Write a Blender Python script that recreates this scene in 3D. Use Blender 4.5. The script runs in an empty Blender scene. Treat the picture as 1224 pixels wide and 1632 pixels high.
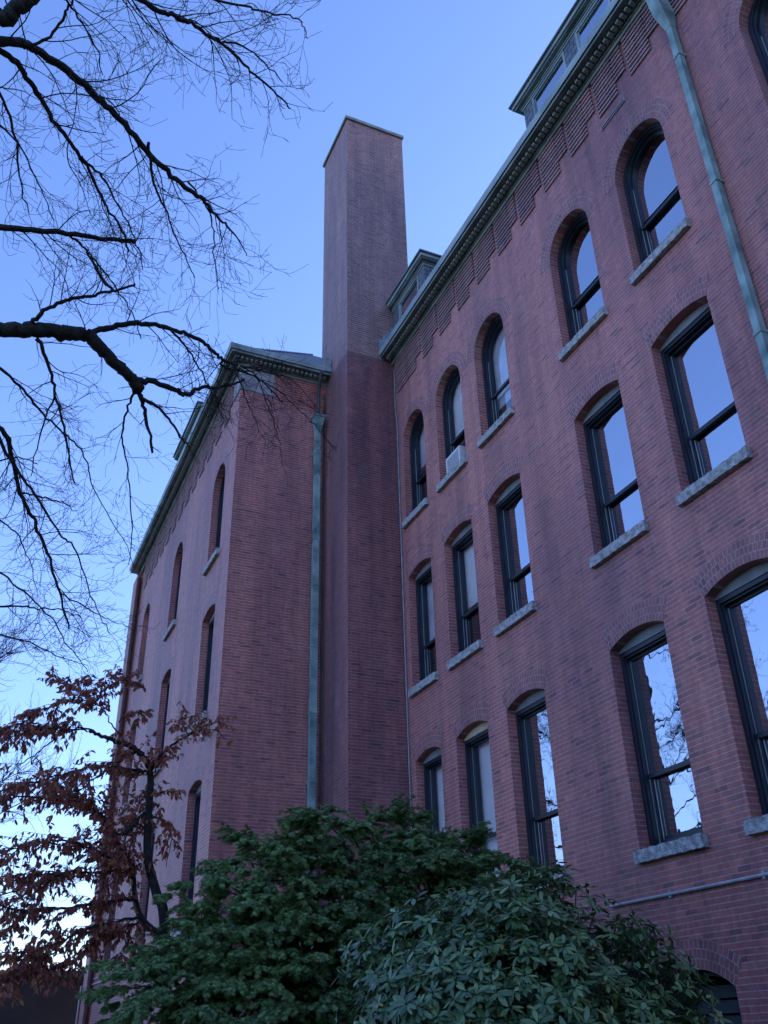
import bpy, math, random
import numpy as np
from mathutils import Vector, Matrix

S = bpy.context.scene
C = S.collection
R = math.radians
random.seed(7)

# ------------------------------------------------------------------ camera
# world: X points into the facade, Y runs along it (away), Z up; the lens is the origin, the lawn is at -1.6
CX = Vector((0.914155, -0.404762, -0.022085))    # image right
CD = Vector((0.184061, 0.463009, -0.867032))     # image down
CF = Vector((0.361167, 0.788537, 0.497763))      # view direction
FPX = 1459.04
camd = bpy.data.cameras.new('camera')
cam = bpy.data.objects.new('camera', camd)
C.objects.link(cam)
m = Matrix.Identity(4)
for i in range(3):
    m[i][0] = CX[i]; m[i][1] = -CD[i]; m[i][2] = -CF[i]
cam.matrix_world = m
camd.sensor_fit = 'HORIZONTAL'; camd.sensor_width = 36.0
camd.lens = FPX / 1224.0 * 36.0
camd.clip_start = 0.05; camd.clip_end = 2000
S.camera = cam
# rotation matrix rows as stated are (X,Y,Z) of each image axis

# ------------------------------------------------------------------ light
SUN_EL, SUN_AZ = 16.0, 78.0      # azimuth from +Y towards +X: behind the building, everything in view lies in its shade
w = bpy.data.worlds.new('World'); S.world = w
w.use_nodes = True
nt = w.node_tree
bg = nt.nodes['Background']
sky = nt.nodes.new('ShaderNodeTexSky')
sky.sky_type = 'NISHITA'; sky.sun_disc = False
sky.sun_elevation = R(SUN_EL); sky.sun_rotation = R(SUN_AZ)
sky.ozone_density = 2.6; sky.air_density = 1.0; sky.dust_density = 1.0
tint = nt.nodes.new('ShaderNodeMix'); tint.data_type = 'RGBA'; tint.blend_type = 'MULTIPLY'; tint.inputs[0].default_value = 1
tint.inputs[7].default_value = (0.455, 0.49, 0.70, 1)      # cool white balance of the evening shade
nt.links.new(sky.outputs[0], tint.inputs[6]); nt.links.new(tint.outputs[2], bg.inputs[0])
bg.inputs[1].default_value = 0.15
sd = bpy.data.lights.new('sun', 'SUN'); sd.energy = 2.0; sd.angle = R(0.5); sd.color = (1.0, 0.86, 0.7)
so = bpy.data.objects.new('sun', sd); C.objects.link(so)
sv = Vector((math.sin(R(SUN_AZ)) * math.cos(R(SUN_EL)), math.cos(R(SUN_AZ)) * math.cos(R(SUN_EL)), math.sin(R(SUN_EL))))
so.rotation_euler = sv.to_track_quat('Z', 'Y').to_euler()
S.view_settings.view_transform = 'Standard'; S.view_settings.look = 'None'
S.view_settings.gamma = 1.0; S.view_settings.use_curve_mapping = False
S.view_settings.exposure = 2.35

# ------------------------------------------------------------------ helpers
def ray(px, py):
    return CX * (px - 612) + CD * (py - 816) + CF * FPX
def at(px, py, D):
    return ray(px, py).normalized() * D

class MB:
    def __init__(s): s.v = []; s.f = []; s.uv = {}; s.mi = []
    def add(s, vs, fs, mi=0):
        o = len(s.v); s.v.extend([tuple(p) for p in vs])
        for f in fs: s.f.append(tuple(o + i for i in f)); s.mi.append(mi)
    def box(s, x0, x1, y0, y1, z0, z1, mi=0):
        s.add([(x0,y0,z0),(x1,y0,z0),(x1,y1,z0),(x0,y1,z0),(x0,y0,z1),(x1,y0,z1),(x1,y1,z1),(x0,y1,z1)],
              [(0,3,2,1),(4,5,6,7),(0,1,5,4),(1,2,6,5),(2,3,7,6),(3,0,4,7)], mi)
    def tube(s, pts, rad, n=6, cap=True):
        pts = [Vector(p) for p in pts]
        k = len(pts)
        o = len(s.v); prev = None
        for i, p in enumerate(pts):
            t = (pts[min(i+1, k-1)] - pts[max(i-1, 0)])
            if t.length < 1e-9: t = Vector((0,0,1))
            t.normalize()
            if prev is None:
                a = Vector((0,0,1)) if abs(t.z) < .9 else Vector((1,0,0))
                prev = t.cross(a).normalized()
            prev = (prev - t * prev.dot(t))
            if prev.length < 1e-6: prev = t.orthogonal()
            prev.normalize(); b = t.cross(prev)
            r = rad[i] if hasattr(rad, '__len__') else rad
            for j in range(n):
                an = 2 * math.pi * j / n
                q = p + prev * (math.cos(an) * r) + b * (math.sin(an) * r)
                s.v.append((q.x, q.y, q.z))
        for i in range(k - 1):
            for j in range(n):
                a = o + i*n + j; b2 = o + i*n + (j+1) % n
                s.f.append((a, b2, b2 + n, a + n)); s.mi.append(0)
        if cap and n > 2:
            s.f.append(tuple(o + j for j in range(n))[::-1]); s.mi.append(0)
            s.f.append(tuple(o + (k-1)*n + j for j in range(n))); s.mi.append(0)
    def prism_x(s, loop, x0, x1, mi=0):
        """loop of (y,z) extruded from x0 to x1"""
        n = len(loop)
        s.add([(x0, a, b) for a, b in loop] + [(x1, a, b) for a, b in loop],
              [tuple(range(n))[::-1], tuple(range(n, 2*n))] + [(i, (i+1) % n, n + (i+1) % n, n + i) for i in range(n)], mi)
    def ring_x(s, A, Bp, x0, x1, mi=0):
        """ring between equal-length loops A (outer) and Bp (inner), from x0 (front) to x1"""
        n = len(A)
        vs = [(x0,)+tuple(p) for p in A] + [(x0,)+tuple(p) for p in Bp] + [(x1,)+tuple(p) for p in A] + [(x1,)+tuple(p) for p in Bp]
        fs = []
        for i in range(n):
            j = (i+1) % n
            fs += [(i, j, n+j, n+i), (n+i, n+j, 3*n+j, 3*n+i), (2*n+i, 3*n+i, 3*n+j, 2*n+j), (i, 2*n+i, 2*n+j, j)]
        s.add(vs, fs, mi)
    def mesh(s, name):
        me = bpy.data.meshes.new(name)
        me.from_pydata(s.v, [], s.f); me.update()
        return me
    def build(s, name, mat, parent=None, smooth=False):
        me = s.mesh(name)
        mats = mat if isinstance(mat, (list, tuple)) else [mat]
        for mm in mats: me.materials.append(mm)
        if len(mats) > 1: me.polygons.foreach_set('material_index', s.mi)
        if smooth: me.polygons.foreach_set('use_smooth', [True]*len(me.polygons))
        return link(name, me, parent)

def link(name, me, parent=None):
    o = bpy.data.objects.new(name, me); C.objects.link(o)
    if parent is not None: o.parent = parent
    return o
def tag(o, label=None, cat=None, group=None, kind=None):
    if label: o['label'] = label
    if cat: o['category'] = cat
    if group: o['group'] = group
    if kind: o['kind'] = kind
    return o
def empty(name, loc=(0,0,0)):
    o = bpy.data.objects.new(name, None); C.objects.link(o); o.location = loc
    o.empty_display_size = .3
    return o
def reparent_local(root):
    """children were modelled in world coordinates: keep them there"""
    inv = Matrix.Translation(root.location).inverted()
    for ch in root.children: ch.matrix_parent_inverse = inv

# ------------------------------------------------------------------ materials
def new_mat(name):
    mt = bpy.data.materials.new(name); mt.use_nodes = True
    t = mt.node_tree; b = t.nodes['Principled BSDF']
    return mt, t, b
def N(t, ty, **kw):
    n = t.nodes.new(ty)
    for k, v in kw.items(): setattr(n, k, v)
    return n
def simple(name, col, rough=.7, var=.15, scale=3.0, metal=0.0, bump=0.0, spec=.5, col2=None):
    mt, t, b = new_mat(name)
    b.inputs['Roughness'].default_value = rough; b.inputs['Metallic'].default_value = metal
    b.inputs['Specular IOR Level'].default_value = spec
    g = N(t, 'ShaderNodeNewGeometry'); no = N(t, 'ShaderNodeTexNoise')
    no.inputs['Scale'].default_value = scale; no.inputs['Detail'].default_value = 6
    t.links.new(g.outputs['Position'], no.inputs['Vector'])
    r = N(t, 'ShaderNodeValToRGB')
    c2 = col2 or tuple(min(1, c * (1 + var)) for c in col)
    c1 = tuple(c * (1 - var) for c in col)
    r.color_ramp.elements[0].color = (*c1, 1); r.color_ramp.elements[0].position = .3
    r.color_ramp.elements[1].color = (*c2, 1); r.color_ramp.elements[1].position = .7
    t.links.new(no.outputs['Fac'], r.inputs[0]); t.links.new(r.outputs[0], b.inputs['Base Color'])
    if bump:
        bp = N(t, 'ShaderNodeBump'); bp.inputs['Strength'].default_value = 1; bp.inputs['Distance'].default_value = bump
        n2 = N(t, 'ShaderNodeTexNoise'); n2.inputs['Scale'].default_value = scale * 4; n2.inputs['Detail'].default_value = 8
        t.links.new(g.outputs['Position'], n2.inputs['Vector'])
        t.links.new(n2.outputs['Fac'], bp.inputs['Height']); t.links.new(bp.outputs[0], b.inputs['Normal'])
    return mt

def brick_mat(name, c1, c2, mortar, stain, stain_amt, uvmode=False, bw=.215, rh=.068, ms=.0055, stainscale=(.5,.5,.12), top_pale=0.0):
    mt, t, b = new_mat(name)
    L = t.links.new
    b.inputs['Roughness'].default_value = .58; b.inputs['Specular IOR Level'].default_value = .5
    b.inputs['Sheen Tint'].default_value = (1,.70,.70,1); b.inputs['Sheen Weight'].default_value = .3; b.inputs['Sheen Roughness'].default_value = .45
    g = N(t, 'ShaderNodeNewGeometry')
    sp = N(t, 'ShaderNodeSeparateXYZ'); L(g.outputs['Position'], sp.inputs[0])
    if uvmode:
        uvn = N(t, 'ShaderNodeUVMap'); vec = uvn.outputs[0]
    else:
        sn = N(t, 'ShaderNodeSeparateXYZ'); L(g.outputs['True Normal'], sn.inputs[0])
        ab = N(t, 'ShaderNodeMath', operation='ABSOLUTE'); L(sn.outputs[0], ab.inputs[0])
        gt = N(t, 'ShaderNodeMath', operation='GREATER_THAN'); L(ab.outputs[0], gt.inputs[0]); gt.inputs[1].default_value = .6
        mx = N(t, 'ShaderNodeMix', data_type='FLOAT'); L(gt.outputs[0], mx.inputs[0]); L(sp.outputs[0], mx.inputs[2]); L(sp.outputs[1], mx.inputs[3])
        cb = N(t, 'ShaderNodeCombineXYZ'); L(mx.outputs[0], cb.inputs[0]); L(sp.outputs[2], cb.inputs[1])
        # slight waviness of the courses
        nw = N(t, 'ShaderNodeTexNoise'); nw.inputs['Scale'].default_value = 2.5; nw.inputs['Detail'].default_value = 3; L(g.outputs['Position'], nw.inputs['Vector'])
        sb = N(t, 'ShaderNodeVectorMath', operation='SUBTRACT'); L(nw.outputs['Color'], sb.inputs[0]); sb.inputs[1].default_value = (.5,.5,.5)
        sc = N(t, 'ShaderNodeVectorMath', operation='SCALE'); L(sb.outputs[0], sc.inputs[0]); sc.inputs['Scale'].default_value = .018
        ad = N(t, 'ShaderNodeVectorMath', operation='ADD'); L(cb.outputs[0], ad.inputs[0]); L(sc.outputs[0], ad.inputs[1])
        vec = ad.outputs[0]
    br = N(t, 'ShaderNodeTexBrick'); L(vec, br.inputs['Vector'])
    br.inputs['Scale'].default_value = 1; br.inputs['Brick Width'].default_value = bw; br.inputs['Row Height'].default_value = rh
    br.inputs['Mortar Size'].default_value = ms; br.inputs['Mortar Smooth'].default_value = .25
    br.inputs['Color1'].default_value = (*c1, 1); br.inputs['Color2'].default_value = (*c2, 1); br.inputs['Mortar'].default_value = (*mortar, 1)
    # fine grain
    n1 = N(t, 'ShaderNodeTexNoise'); n1.inputs['Scale'].default_value = 14; n1.inputs['Detail'].default_value = 8; n1.inputs['Roughness'].default_value = .7
    L(g.outputs['Position'], n1.inputs['Vector'])
    r1 = N(t, 'ShaderNodeMapRange'); L(n1.outputs['Fac'], r1.inputs[0]); r1.inputs[1].default_value = .3; r1.inputs[2].default_value = .7; r1.inputs[3].default_value = .7; r1.inputs[4].default_value = 1.25
    m1 = N(t, 'ShaderNodeMix', data_type='RGBA', blend_type='MULTIPLY'); m1.inputs[0].default_value = 1
    sv_ = N(t, 'ShaderNodeSeparateXYZ'); L(vec, sv_.inputs[0])
    def mth(op, a, b_=None, c_=None):
        q = N(t, 'ShaderNodeMath', operation=op)
        for i_, v_ in enumerate((a, b_, c_)):
            if v_ is None: continue
            if isinstance(v_, (int, float)): q.inputs[i_].default_value = v_
            else: L(v_, q.inputs[i_])
        return q.outputs[0]
    row = mth('FLOOR', mth('DIVIDE', sv_.outputs[1], rh))
    off = mth('MULTIPLY', mth('SUBTRACT', 1.0, mth('FLOORED_MODULO', row, 2.0)), .5)
    colm = mth('FLOOR', mth('ADD', mth('DIVIDE', sv_.outputs[0], bw), off))
    cid = N(t, 'ShaderNodeCombineXYZ'); L(colm, cid.inputs[0]); L(row, cid.inputs[1])
    wn = N(t, 'ShaderNodeTexWhiteNoise', noise_dimensions='2D'); L(cid.outputs[0], wn.inputs[0])
    rp = N(t, 'ShaderNodeValToRGB'); e_ = rp.color_ramp.elements
    e_[0].position = 0; e_[0].color = (.56,.56,.66,1); e_[1].position = .12; e_[1].color = (.90,.89,.92,1)
    for ps, cc_ in ((.5,(1,1,1,1)), (.85,(1.08,1.0,.95,1)), (1.0,(1.2,1.16,1.08,1))):
        q_ = e_.new(ps); q_.color = (*cc_[:3], 1)
    L(wn.outputs['Value'], rp.inputs[0])
    keep = N(t, 'ShaderNodeMix', data_type='RGBA'); L(br.outputs['Fac'], keep.inputs[0]); L(rp.outputs[0], keep.inputs[6]); keep.inputs[7].default_value = (1,1,1,1)
    mb_ = N(t, 'ShaderNodeMix', data_type='RGBA', blend_type='MULTIPLY'); mb_.inputs[0].default_value = 1
    L(br.outputs['Color'], mb_.inputs[6]); L(keep.outputs[2], mb_.inputs[7])
    # the pale bed joints show more than the head joints
    if not uvmode:
        fr_ = mth('FRACT', mth('DIVIDE', sv_.outputs[1], rh)); dd_ = mth('MINIMUM', fr_, mth('SUBTRACT', 1.0, fr_))
        mk = N(t, 'ShaderNodeMapRange'); L(dd_, mk.inputs[0]); mk.inputs[1].default_value = .05; mk.inputs[2].default_value = .13; mk.inputs[3].default_value = .85; mk.inputs[4].default_value = 0
        bj = N(t, 'ShaderNodeMix', data_type='RGBA'); L(mk.outputs[0], bj.inputs[0]); L(mb_.outputs[2], bj.inputs[6]); bj.inputs[7].default_value = (*mortar, 1)
        br.inputs['Mortar'].default_value = (mortar[0]*.72, mortar[1]*.62, mortar[2]*.62, 1)
        mb_ = bj
    # rain streaks
    mps = N(t, 'ShaderNodeMapping'); mps.inputs['Scale'].default_value = (3.2, 3.2, .22); L(g.outputs['Position'], mps.inputs[0])
    ns = N(t, 'ShaderNodeTexNoise'); ns.inputs['Scale'].default_value = 1; ns.inputs['Detail'].default_value = 6; ns.inputs['Roughness'].default_value = .65; L(mps.outputs[0], ns.inputs['Vector'])
    rs_ = N(t, 'ShaderNodeMapRange'); L(ns.outputs['Fac'], rs_.inputs[0]); rs_.inputs[1].default_value = .42; rs_.inputs[2].default_value = .72; rs_.inputs[3].default_value = 1.08; rs_.inputs[4].default_value = .70
    r1m = mth('MULTIPLY', r1.outputs[0], rs_.outputs[0])
    L(mb_.outputs[2], m1.inputs[6]); L(r1m, m1.inputs[7])
    # broad stains, stretched vertically
    mp = N(t, 'ShaderNodeMapping'); mp.inputs['Scale'].default_value = stainscale; L(g.outputs['Position'], mp.inputs[0])
    n2 = N(t, 'ShaderNodeTexNoise'); n2.inputs['Scale'].default_value = 1.0; n2.inputs['Detail'].default_value = 7; n2.inputs['Roughness'].default_value = .62
    L(mp.outputs[0], n2.inputs['Vector'])
    r2 = N(t, 'ShaderNodeMapRange'); L(n2.outputs['Fac'], r2.inputs[0]); r2.inputs[1].default_value = .40; r2.inputs[2].default_value = .72; r2.inputs[3].default_value = 0; r2.inputs[4].default_value = stain_amt
    m2 = N(t, 'ShaderNodeMix', data_type='RGBA'); L(r2.outputs[0], m2.inputs[0]); L(m1.outputs[2], m2.inputs[6])
    ms_ = N(t, 'ShaderNodeMix', data_type='RGBA', blend_type='MULTIPLY'); ms_.inputs[0].default_value = 1
    L(m1.outputs[2], ms_.inputs[6]); ms_.inputs[7].default_value = (*stain, 1)
    L(ms_.outputs[2], m2.inputs[7])
    # white salt specks and blooms
    n3 = N(t, 'ShaderNodeTexNoise'); n3.inputs['Scale'].default_value = 1.3; n3.inputs['Detail'].default_value = 10; n3.inputs['Roughness'].default_value = .75
    L(g.outputs['Position'], n3.inputs['Vector'])
    r3 = N(t, 'ShaderNodeMapRange'); L(n3.outputs['Fac'], r3.inputs[0]); r3.inputs[1].default_value = .56; r3.inputs[2].default_value = .8; r3.inputs[3].default_value = 0; r3.inputs[4].default_value = .35 + top_pale
    m3 = N(t, 'ShaderNodeMix', data_type='RGBA'); L(r3.outputs[0], m3.inputs[0]); L(m2.outputs[2], m3.inputs[6]); m3.inputs[7].default_value = (.50,.34,.31,1)
    L(m3.outputs[2], b.inputs['Base Color'])
    # relief
    inv = N(t, 'ShaderNodeMath', operation='SUBTRACT'); inv.inputs[0].default_value = 1; L(br.outputs['Fac'], inv.inputs[1])
    n4 = N(t, 'ShaderNodeMath', operation='MULTIPLY_ADD'); L(n1.outputs['Fac'], n4.inputs[0]); n4.inputs[1].default_value = .55; L(inv.outputs[0], n4.inputs[2])
    bp = N(t, 'ShaderNodeBump'); bp.inputs['Strength'].default_value = 1; bp.inputs['Distance'].default_value = .009
    L(n4.outputs[0], bp.inputs['Height']); L(bp.outputs[0], b.inputs['Normal'])
    return mt

M = {}
BR1, BR2, MO = (.58,.18,.14), (.48,.14,.115), (.66,.45,.41)
M['brick'] = brick_mat('red_brick', BR1, BR2, MO, (.40,.40,.54), 1.0)
M['brick_ring'] = brick_mat('arch_brick', (.42,.14,.12), (.33,.105,.10), (.52,.36,.34), (.55,.52,.62), .7, uvmode=True, bw=.07, rh=.105, ms=.006)
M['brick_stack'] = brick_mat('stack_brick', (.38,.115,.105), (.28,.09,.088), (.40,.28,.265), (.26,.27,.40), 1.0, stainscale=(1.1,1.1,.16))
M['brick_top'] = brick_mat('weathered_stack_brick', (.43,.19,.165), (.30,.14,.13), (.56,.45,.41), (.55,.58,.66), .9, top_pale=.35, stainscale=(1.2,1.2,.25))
M['granite'] = simple('granite', (.42,.40,.385), .85, .5, 12, bump=.03)
M['capstone'] = simple('cap_stone', (.26,.27,.22), .85, .3, 5, bump=.01)
M['parging'] = simple('weathered_stone', (.36,.32,.33), .9, .45, 2.2, bump=.02)
M['frame'] = simple('dark_navy_paint', (.012,.017,.028), .45, .25, 5)
M['track'] = simple('aluminium_track', (.45,.45,.44), .4, .1, 5, metal=.4)
M['panel'] = simple('grey_painted_panel', (.20,.20,.21), .7, .2, 4)
M['cream'] = simple('cream_painted_panel', (.55,.42,.27), .7, .15, 6)
M['blind'] = simple('pale_roller_blind', (.90,.88,.86), .9, .08, 1.5)
M['curtain'] = simple('grey_curtain', (.66,.67,.70), .9, .2, 2)
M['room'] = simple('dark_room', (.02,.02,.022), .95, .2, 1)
M['copper'] = simple('verdigris_copper', (.17,.27,.25), .6, .4, 3.2, col2=(.34,.45,.42), bump=.002)
M['cornice'] = simple('verdigris_cornice', (.17,.205,.19), .6, .4, 1.8, col2=(.30,.35,.32))
M['gutter'] = simple('pale_green_gutter', (.27,.33,.32), .5, .35, 1.3, col2=(.42,.48,.46))
M['darkwood'] = simple('dark_wood', (.035,.045,.042), .8, .3, 3)  # plain dark tone, used on the basement louvres
M['slate_wall'] = None
M['metal'] = simple('galvanised_conduit', (.42,.43,.44), .5, .15, 10, metal=.3)
M['lead'] = simple('lead_flashing', (.27,.30,.32), .5, .25, 6, metal=.2)
M['pipe_dark'] = simple('dark_iron_pipe', (.06,.045,.045), .6, .3, 5)
M['rust'] = simple('rust_brown_iron', (.10,.035,.028), .75, .35, 4)
M['white'] = simple('white_enamel', (.72,.72,.70), .45, .06, 8)
M['bark'] = simple('dark_bark', (.030,.026,.023), .9, .45, 16, bump=.02, col2=(.055,.05,.042))
M['twig'] = simple('twig_bark', (.028,.020,.019), .85, .3, 9)
M['grass'] = simple('lawn', (.035,.05,.018), .95, .4, 2.5, bump=.03)
M['annex'] = simple('dark_timber', (.02,.02,.024), .8, .3, 2)
M['annex_roof'] = simple('dark_metal_roof', (.05,.065,.085), .4, .2, 2, metal=.3)

# slate: rows of small shingles
mt, t, b = new_mat('slate_shingles'); L = t.links.new
g = N(t, 'ShaderNodeNewGeometry'); sp = N(t, 'ShaderNodeSeparateXYZ'); L(g.outputs['Position'], sp.inputs[0])
ad = N(t, 'ShaderNodeMath', operation='ADD'); L(sp.outputs[0], ad.inputs[0]); L(sp.outputs[1], ad.inputs[1])
cb = N(t, 'ShaderNodeCombineXYZ'); L(ad.outputs[0], cb.inputs[0]); L(sp.outputs[2], cb.inputs[1])
br = N(t, 'ShaderNodeTexBrick'); L(cb.outputs[0], br.inputs['Vector']); br.inputs['Scale'].default_value = 1
br.inputs['Brick Width'].default_value = .2; br.inputs['Row Height'].default_value = .15; br.inputs['Mortar Size'].default_value = .009
br.inputs['Color1'].default_value = (.12,.13,.15,1); br.inputs['Color2'].default_value = (.17,.18,.20,1); br.inputs['Mortar'].default_value = (.02,.02,.025,1)
L(br.outputs['Color'], b.inputs['Base Color']); b.inputs['Roughness'].default_value = .55
inv = N(t, 'ShaderNodeMath', operation='SUBTRACT'); inv.inputs[0].default_value = 1; L(br.outputs['Fac'], inv.inputs[1])
bp = N(t, 'ShaderNodeBump'); bp.inputs['Distance'].default_value = .01; L(inv.outputs[0], bp.inputs['Height']); L(bp.outputs[0], b.inputs['Normal'])
M['slate'] = mt

# glass: see-through but strongly reflecting, slightly wavy
def glass_mat(name, refl, wav):
    mt = bpy.data.materials.new(name); mt.use_nodes = True; t = mt.node_tree; t.nodes.clear(); L = t.links.new
    out = N(t, 'ShaderNodeOutputMaterial'); mix = N(t, 'ShaderNodeMixShader'); tr = N(t, 'ShaderNodeBsdfTransparent'); gl = N(t, 'ShaderNodeBsdfGlossy')
    gl.inputs['Roughness'].default_value = .012; gl.inputs['Color'].default_value = (.93,.95,1,1); tr.inputs['Color'].default_value = (.95,.97,1,1)
    fr = N(t, 'ShaderNodeLayerWeight'); fr.inputs['Blend'].default_value = .3
    mr = N(t, 'ShaderNodeMapRange'); L(fr.outputs['Fresnel'], mr.inputs[0]); mr.inputs[3].default_value = refl; mr.inputs[4].default_value = 1
    g = N(t, 'ShaderNodeNewGeometry'); no = N(t, 'ShaderNodeTexNoise'); no.inputs['Scale'].default_value = 2.2; no.inputs['Detail'].default_value = 2; L(g.outputs['Position'], no.inputs['Vector'])
    bp = N(t, 'ShaderNodeBump'); bp.inputs['Distance'].default_value = wav; L(no.outputs['Fac'], bp.inputs['Height']); L(bp.outputs[0], gl.inputs['Normal'])
    L(mr.outputs[0], mix.inputs[0]); L(tr.outputs[0], mix.inputs[1]); L(gl.outputs[0], mix.inputs[2]); L(mix.outputs[0], out.inputs[0])
    return mt
M['glass'] = glass_mat('window_glass', .55, .0022)
M['glass_weak_refl'] = glass_mat('weak_reflection_glass', .22, .0022)  # same glass with its mirroring turned down so the blinds look brighter

def leaf_mat(name, cols, rough=.45, trans=.25, spec=.5):
    mt, t, b = new_mat(name); L = t.links.new
    a = N(t, 'ShaderNodeAttribute'); a.attribute_name = 'rnd'
    r = N(t, 'ShaderNodeValToRGB'); el = r.color_ramp.elements
    while len(el) < len(cols): el.new(.5)
    for i, c in enumerate(cols): el[i].position = i / (len(cols) - 1); el[i].color = (*c, 1)
    L(a.outputs['Fac'], r.inputs[0]); L(r.outputs[0], b.inputs['Base Color'])
    b.inputs['Roughness'].default_value = rough; b.inputs['Specular IOR Level'].default_value = spec
    tl = N(t, 'ShaderNodeBsdfTranslucent'); L(r.outputs[0], tl.inputs['Color'])
    mx = N(t, 'ShaderNodeMixShader'); mx.inputs[0].default_value = trans
    L(b.outputs[0], mx.inputs[1]); L(tl.outputs[0], mx.inputs[2]); L(mx.outputs[0], t.nodes['Material Output'].inputs[0])
    return mt
M['leaf_red'] = leaf_mat('autumn_leaf', [(.22,.08,.065),(.40,.13,.10),(.54,.20,.13),(.68,.32,.16),(.52,.31,.17)], .6, .5, .3)
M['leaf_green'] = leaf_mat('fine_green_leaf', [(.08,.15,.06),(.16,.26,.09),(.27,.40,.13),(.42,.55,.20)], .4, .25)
M['leaf_rhodo'] = leaf_mat('leathery_leaf', [(.035,.075,.03),(.07,.135,.05),(.12,.21,.07),(.22,.32,.11),(.30,.36,.14),(.42,.27,.07)], .3, .08, .6)
M['bud'] = simple('pale_bud', (.20,.24,.10), .5, .2, 20)

# ------------------------------------------------------------------ openings
def circ(y0, y1, zs, rise):
    hw = (y1 - y0) / 2; Rr = (hw*hw + rise*rise) / (2*rise)
    return (y0 + y1) / 2, zs + rise - Rr, Rr
def arch_loop(y0, y1, z0, zs, rise, d=0.0, n=20):
    """opening loop, inset by d (starts bottom y0, goes up the y0 jamb)"""
    yc, zc, Rr = circ(y0, y1, zs, rise)
    hw = (y1 - y0) / 2 - d; r = Rr - d
    ze = zc + math.sqrt(max(0, r*r - hw*hw))
    a0 = math.atan2(ze - zc, -hw); a1 = math.atan2(ze - zc, hw)
    pts = [(yc - hw, z0 + d)]
    for i in range(n + 1):
        a = a0 + (a1 - a0) * i / n
        pts.append((yc + r*math.cos(a), zc + r*math.sin(a)))
    pts.append((yc + hw, z0 + d))
    return pts
def rect_loop(y0, y1, z0, z1, d=0.0):
    return [(y0+d, z0+d), (y0+d, z1-d), (y1-d, z1-d), (y1-d, z0+d)]

def wall_with_holes(name, outer, holes, thick, place, mat, parent):
    """filled 2-D curve with holes, extruded, turned into a mesh; place(a,b,c)->world, c runs 0..thick"""
    cu = bpy.data.curves.new(name, 'CURVE'); cu.dimensions = '2D'; cu.fill_mode = 'BOTH'; cu.extrude = thick / 2
    for lp in [outer] + holes:
        s = cu.splines.new('POLY'); s.points.add(len(lp) - 1); s.use_cyclic_u = True
        for i, (a, b_) in enumerate(lp): s.points[i].co = (a, b_, 0, 1)
    tmp = bpy.data.objects.new('tmp', cu); C.objects.link(tmp)
    dg = bpy.context.evaluated_depsgraph_get(); dg.update()
    me = bpy.data.meshes.new_from_object(tmp.evaluated_get(dg))
    me.name = name
    bpy.data.objects.remove(tmp); bpy.data.curves.remove(cu)
    for v in me.vertices: v.co = place(v.co.x, v.co.y, v.co.z + thick / 2)
    me.materials.clear(); me.materials.append(mat)
    for p in me.polygons: p.use_smooth = False; p.material_index = 0
    me.update()
    return link(name, me, parent)

COLS = [(3.80,5.00),(6.71,7.91),(8.70,9.89),(11.60,12.76),(13.40,14.56),(15.17,16.27)]
ROW1, ROW2, ROW3 = (10.12,12.24), (6.17,8.70), (1.99,4.69)
RISE = .13
MX, WX, WY = 8.0, 4.43, 18.10
WCOLS = [(19.07,20.28),(23.62,24.86),(28.35,29.5)]
GZ = -1.6

bld = tag(empty('brick_building', (8, 16.6, GZ)),
          'large red brick institutional building with arched windows, copper cornice and a tall square chimney', 'building')

def loops_for(cols, rows=(1,2,3), basement=()):
    out = []
    for (y0, y1) in cols:
        hw = (y1 - y0) / 2
        if 1 in rows: out.append(arch_loop(y0, y1, ROW1[0], 12.80 - hw, hw - .001))
        if 2 in rows: out.append(arch_loop(y0, y1, ROW2[0], ROW2[1], RISE))
        if 3 in rows: out.append(arch_loop(y0, y1, ROW3[0], ROW3[1], RISE))
    return out
bas = arch_loop(8.65, 9.85, -.9, .40, .20)
wall_with_holes('wall', [(-3,GZ),(16.6,GZ),(16.6,14.95),(-3,14.95)], loops_for(COLS) + [bas], .45,
                lambda a, b_, c: (MX + c, a, b_), M['brick'], bld)
wall_with_holes('wall', [(WY,GZ),(30.9,GZ),(30.9,14.95),(WY,14.95)], loops_for(WCOLS), .45,
                lambda a, b_, c: (WX + c, a, b_), M['brick'], bld)
mb = MB(); mb.box(WX + .4505, 8.0, WY, WY + .35, GZ, 14.95); mb.build('wall', M['brick'], bld)
mb = MB(); mb.box(4.28, 6.5, 30.9, 31.9, GZ, 14.84); mb.build('pier', M['brick'], bld)
# dark linings behind the facades, so that no light leaks through the rooms
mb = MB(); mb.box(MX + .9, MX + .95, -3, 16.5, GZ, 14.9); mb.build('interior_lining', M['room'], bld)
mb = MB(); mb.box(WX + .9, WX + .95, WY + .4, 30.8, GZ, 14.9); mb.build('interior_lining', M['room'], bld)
# chimney
CZ = 14.96
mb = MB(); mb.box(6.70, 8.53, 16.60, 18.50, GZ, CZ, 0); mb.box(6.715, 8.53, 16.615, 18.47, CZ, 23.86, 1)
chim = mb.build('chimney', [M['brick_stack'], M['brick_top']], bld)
mb = MB(); mb.box(6.66, 8.57, 16.56, 18.53, 23.86, 23.97); mb.build('chimney_cap', M['capstone'], chim)
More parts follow.
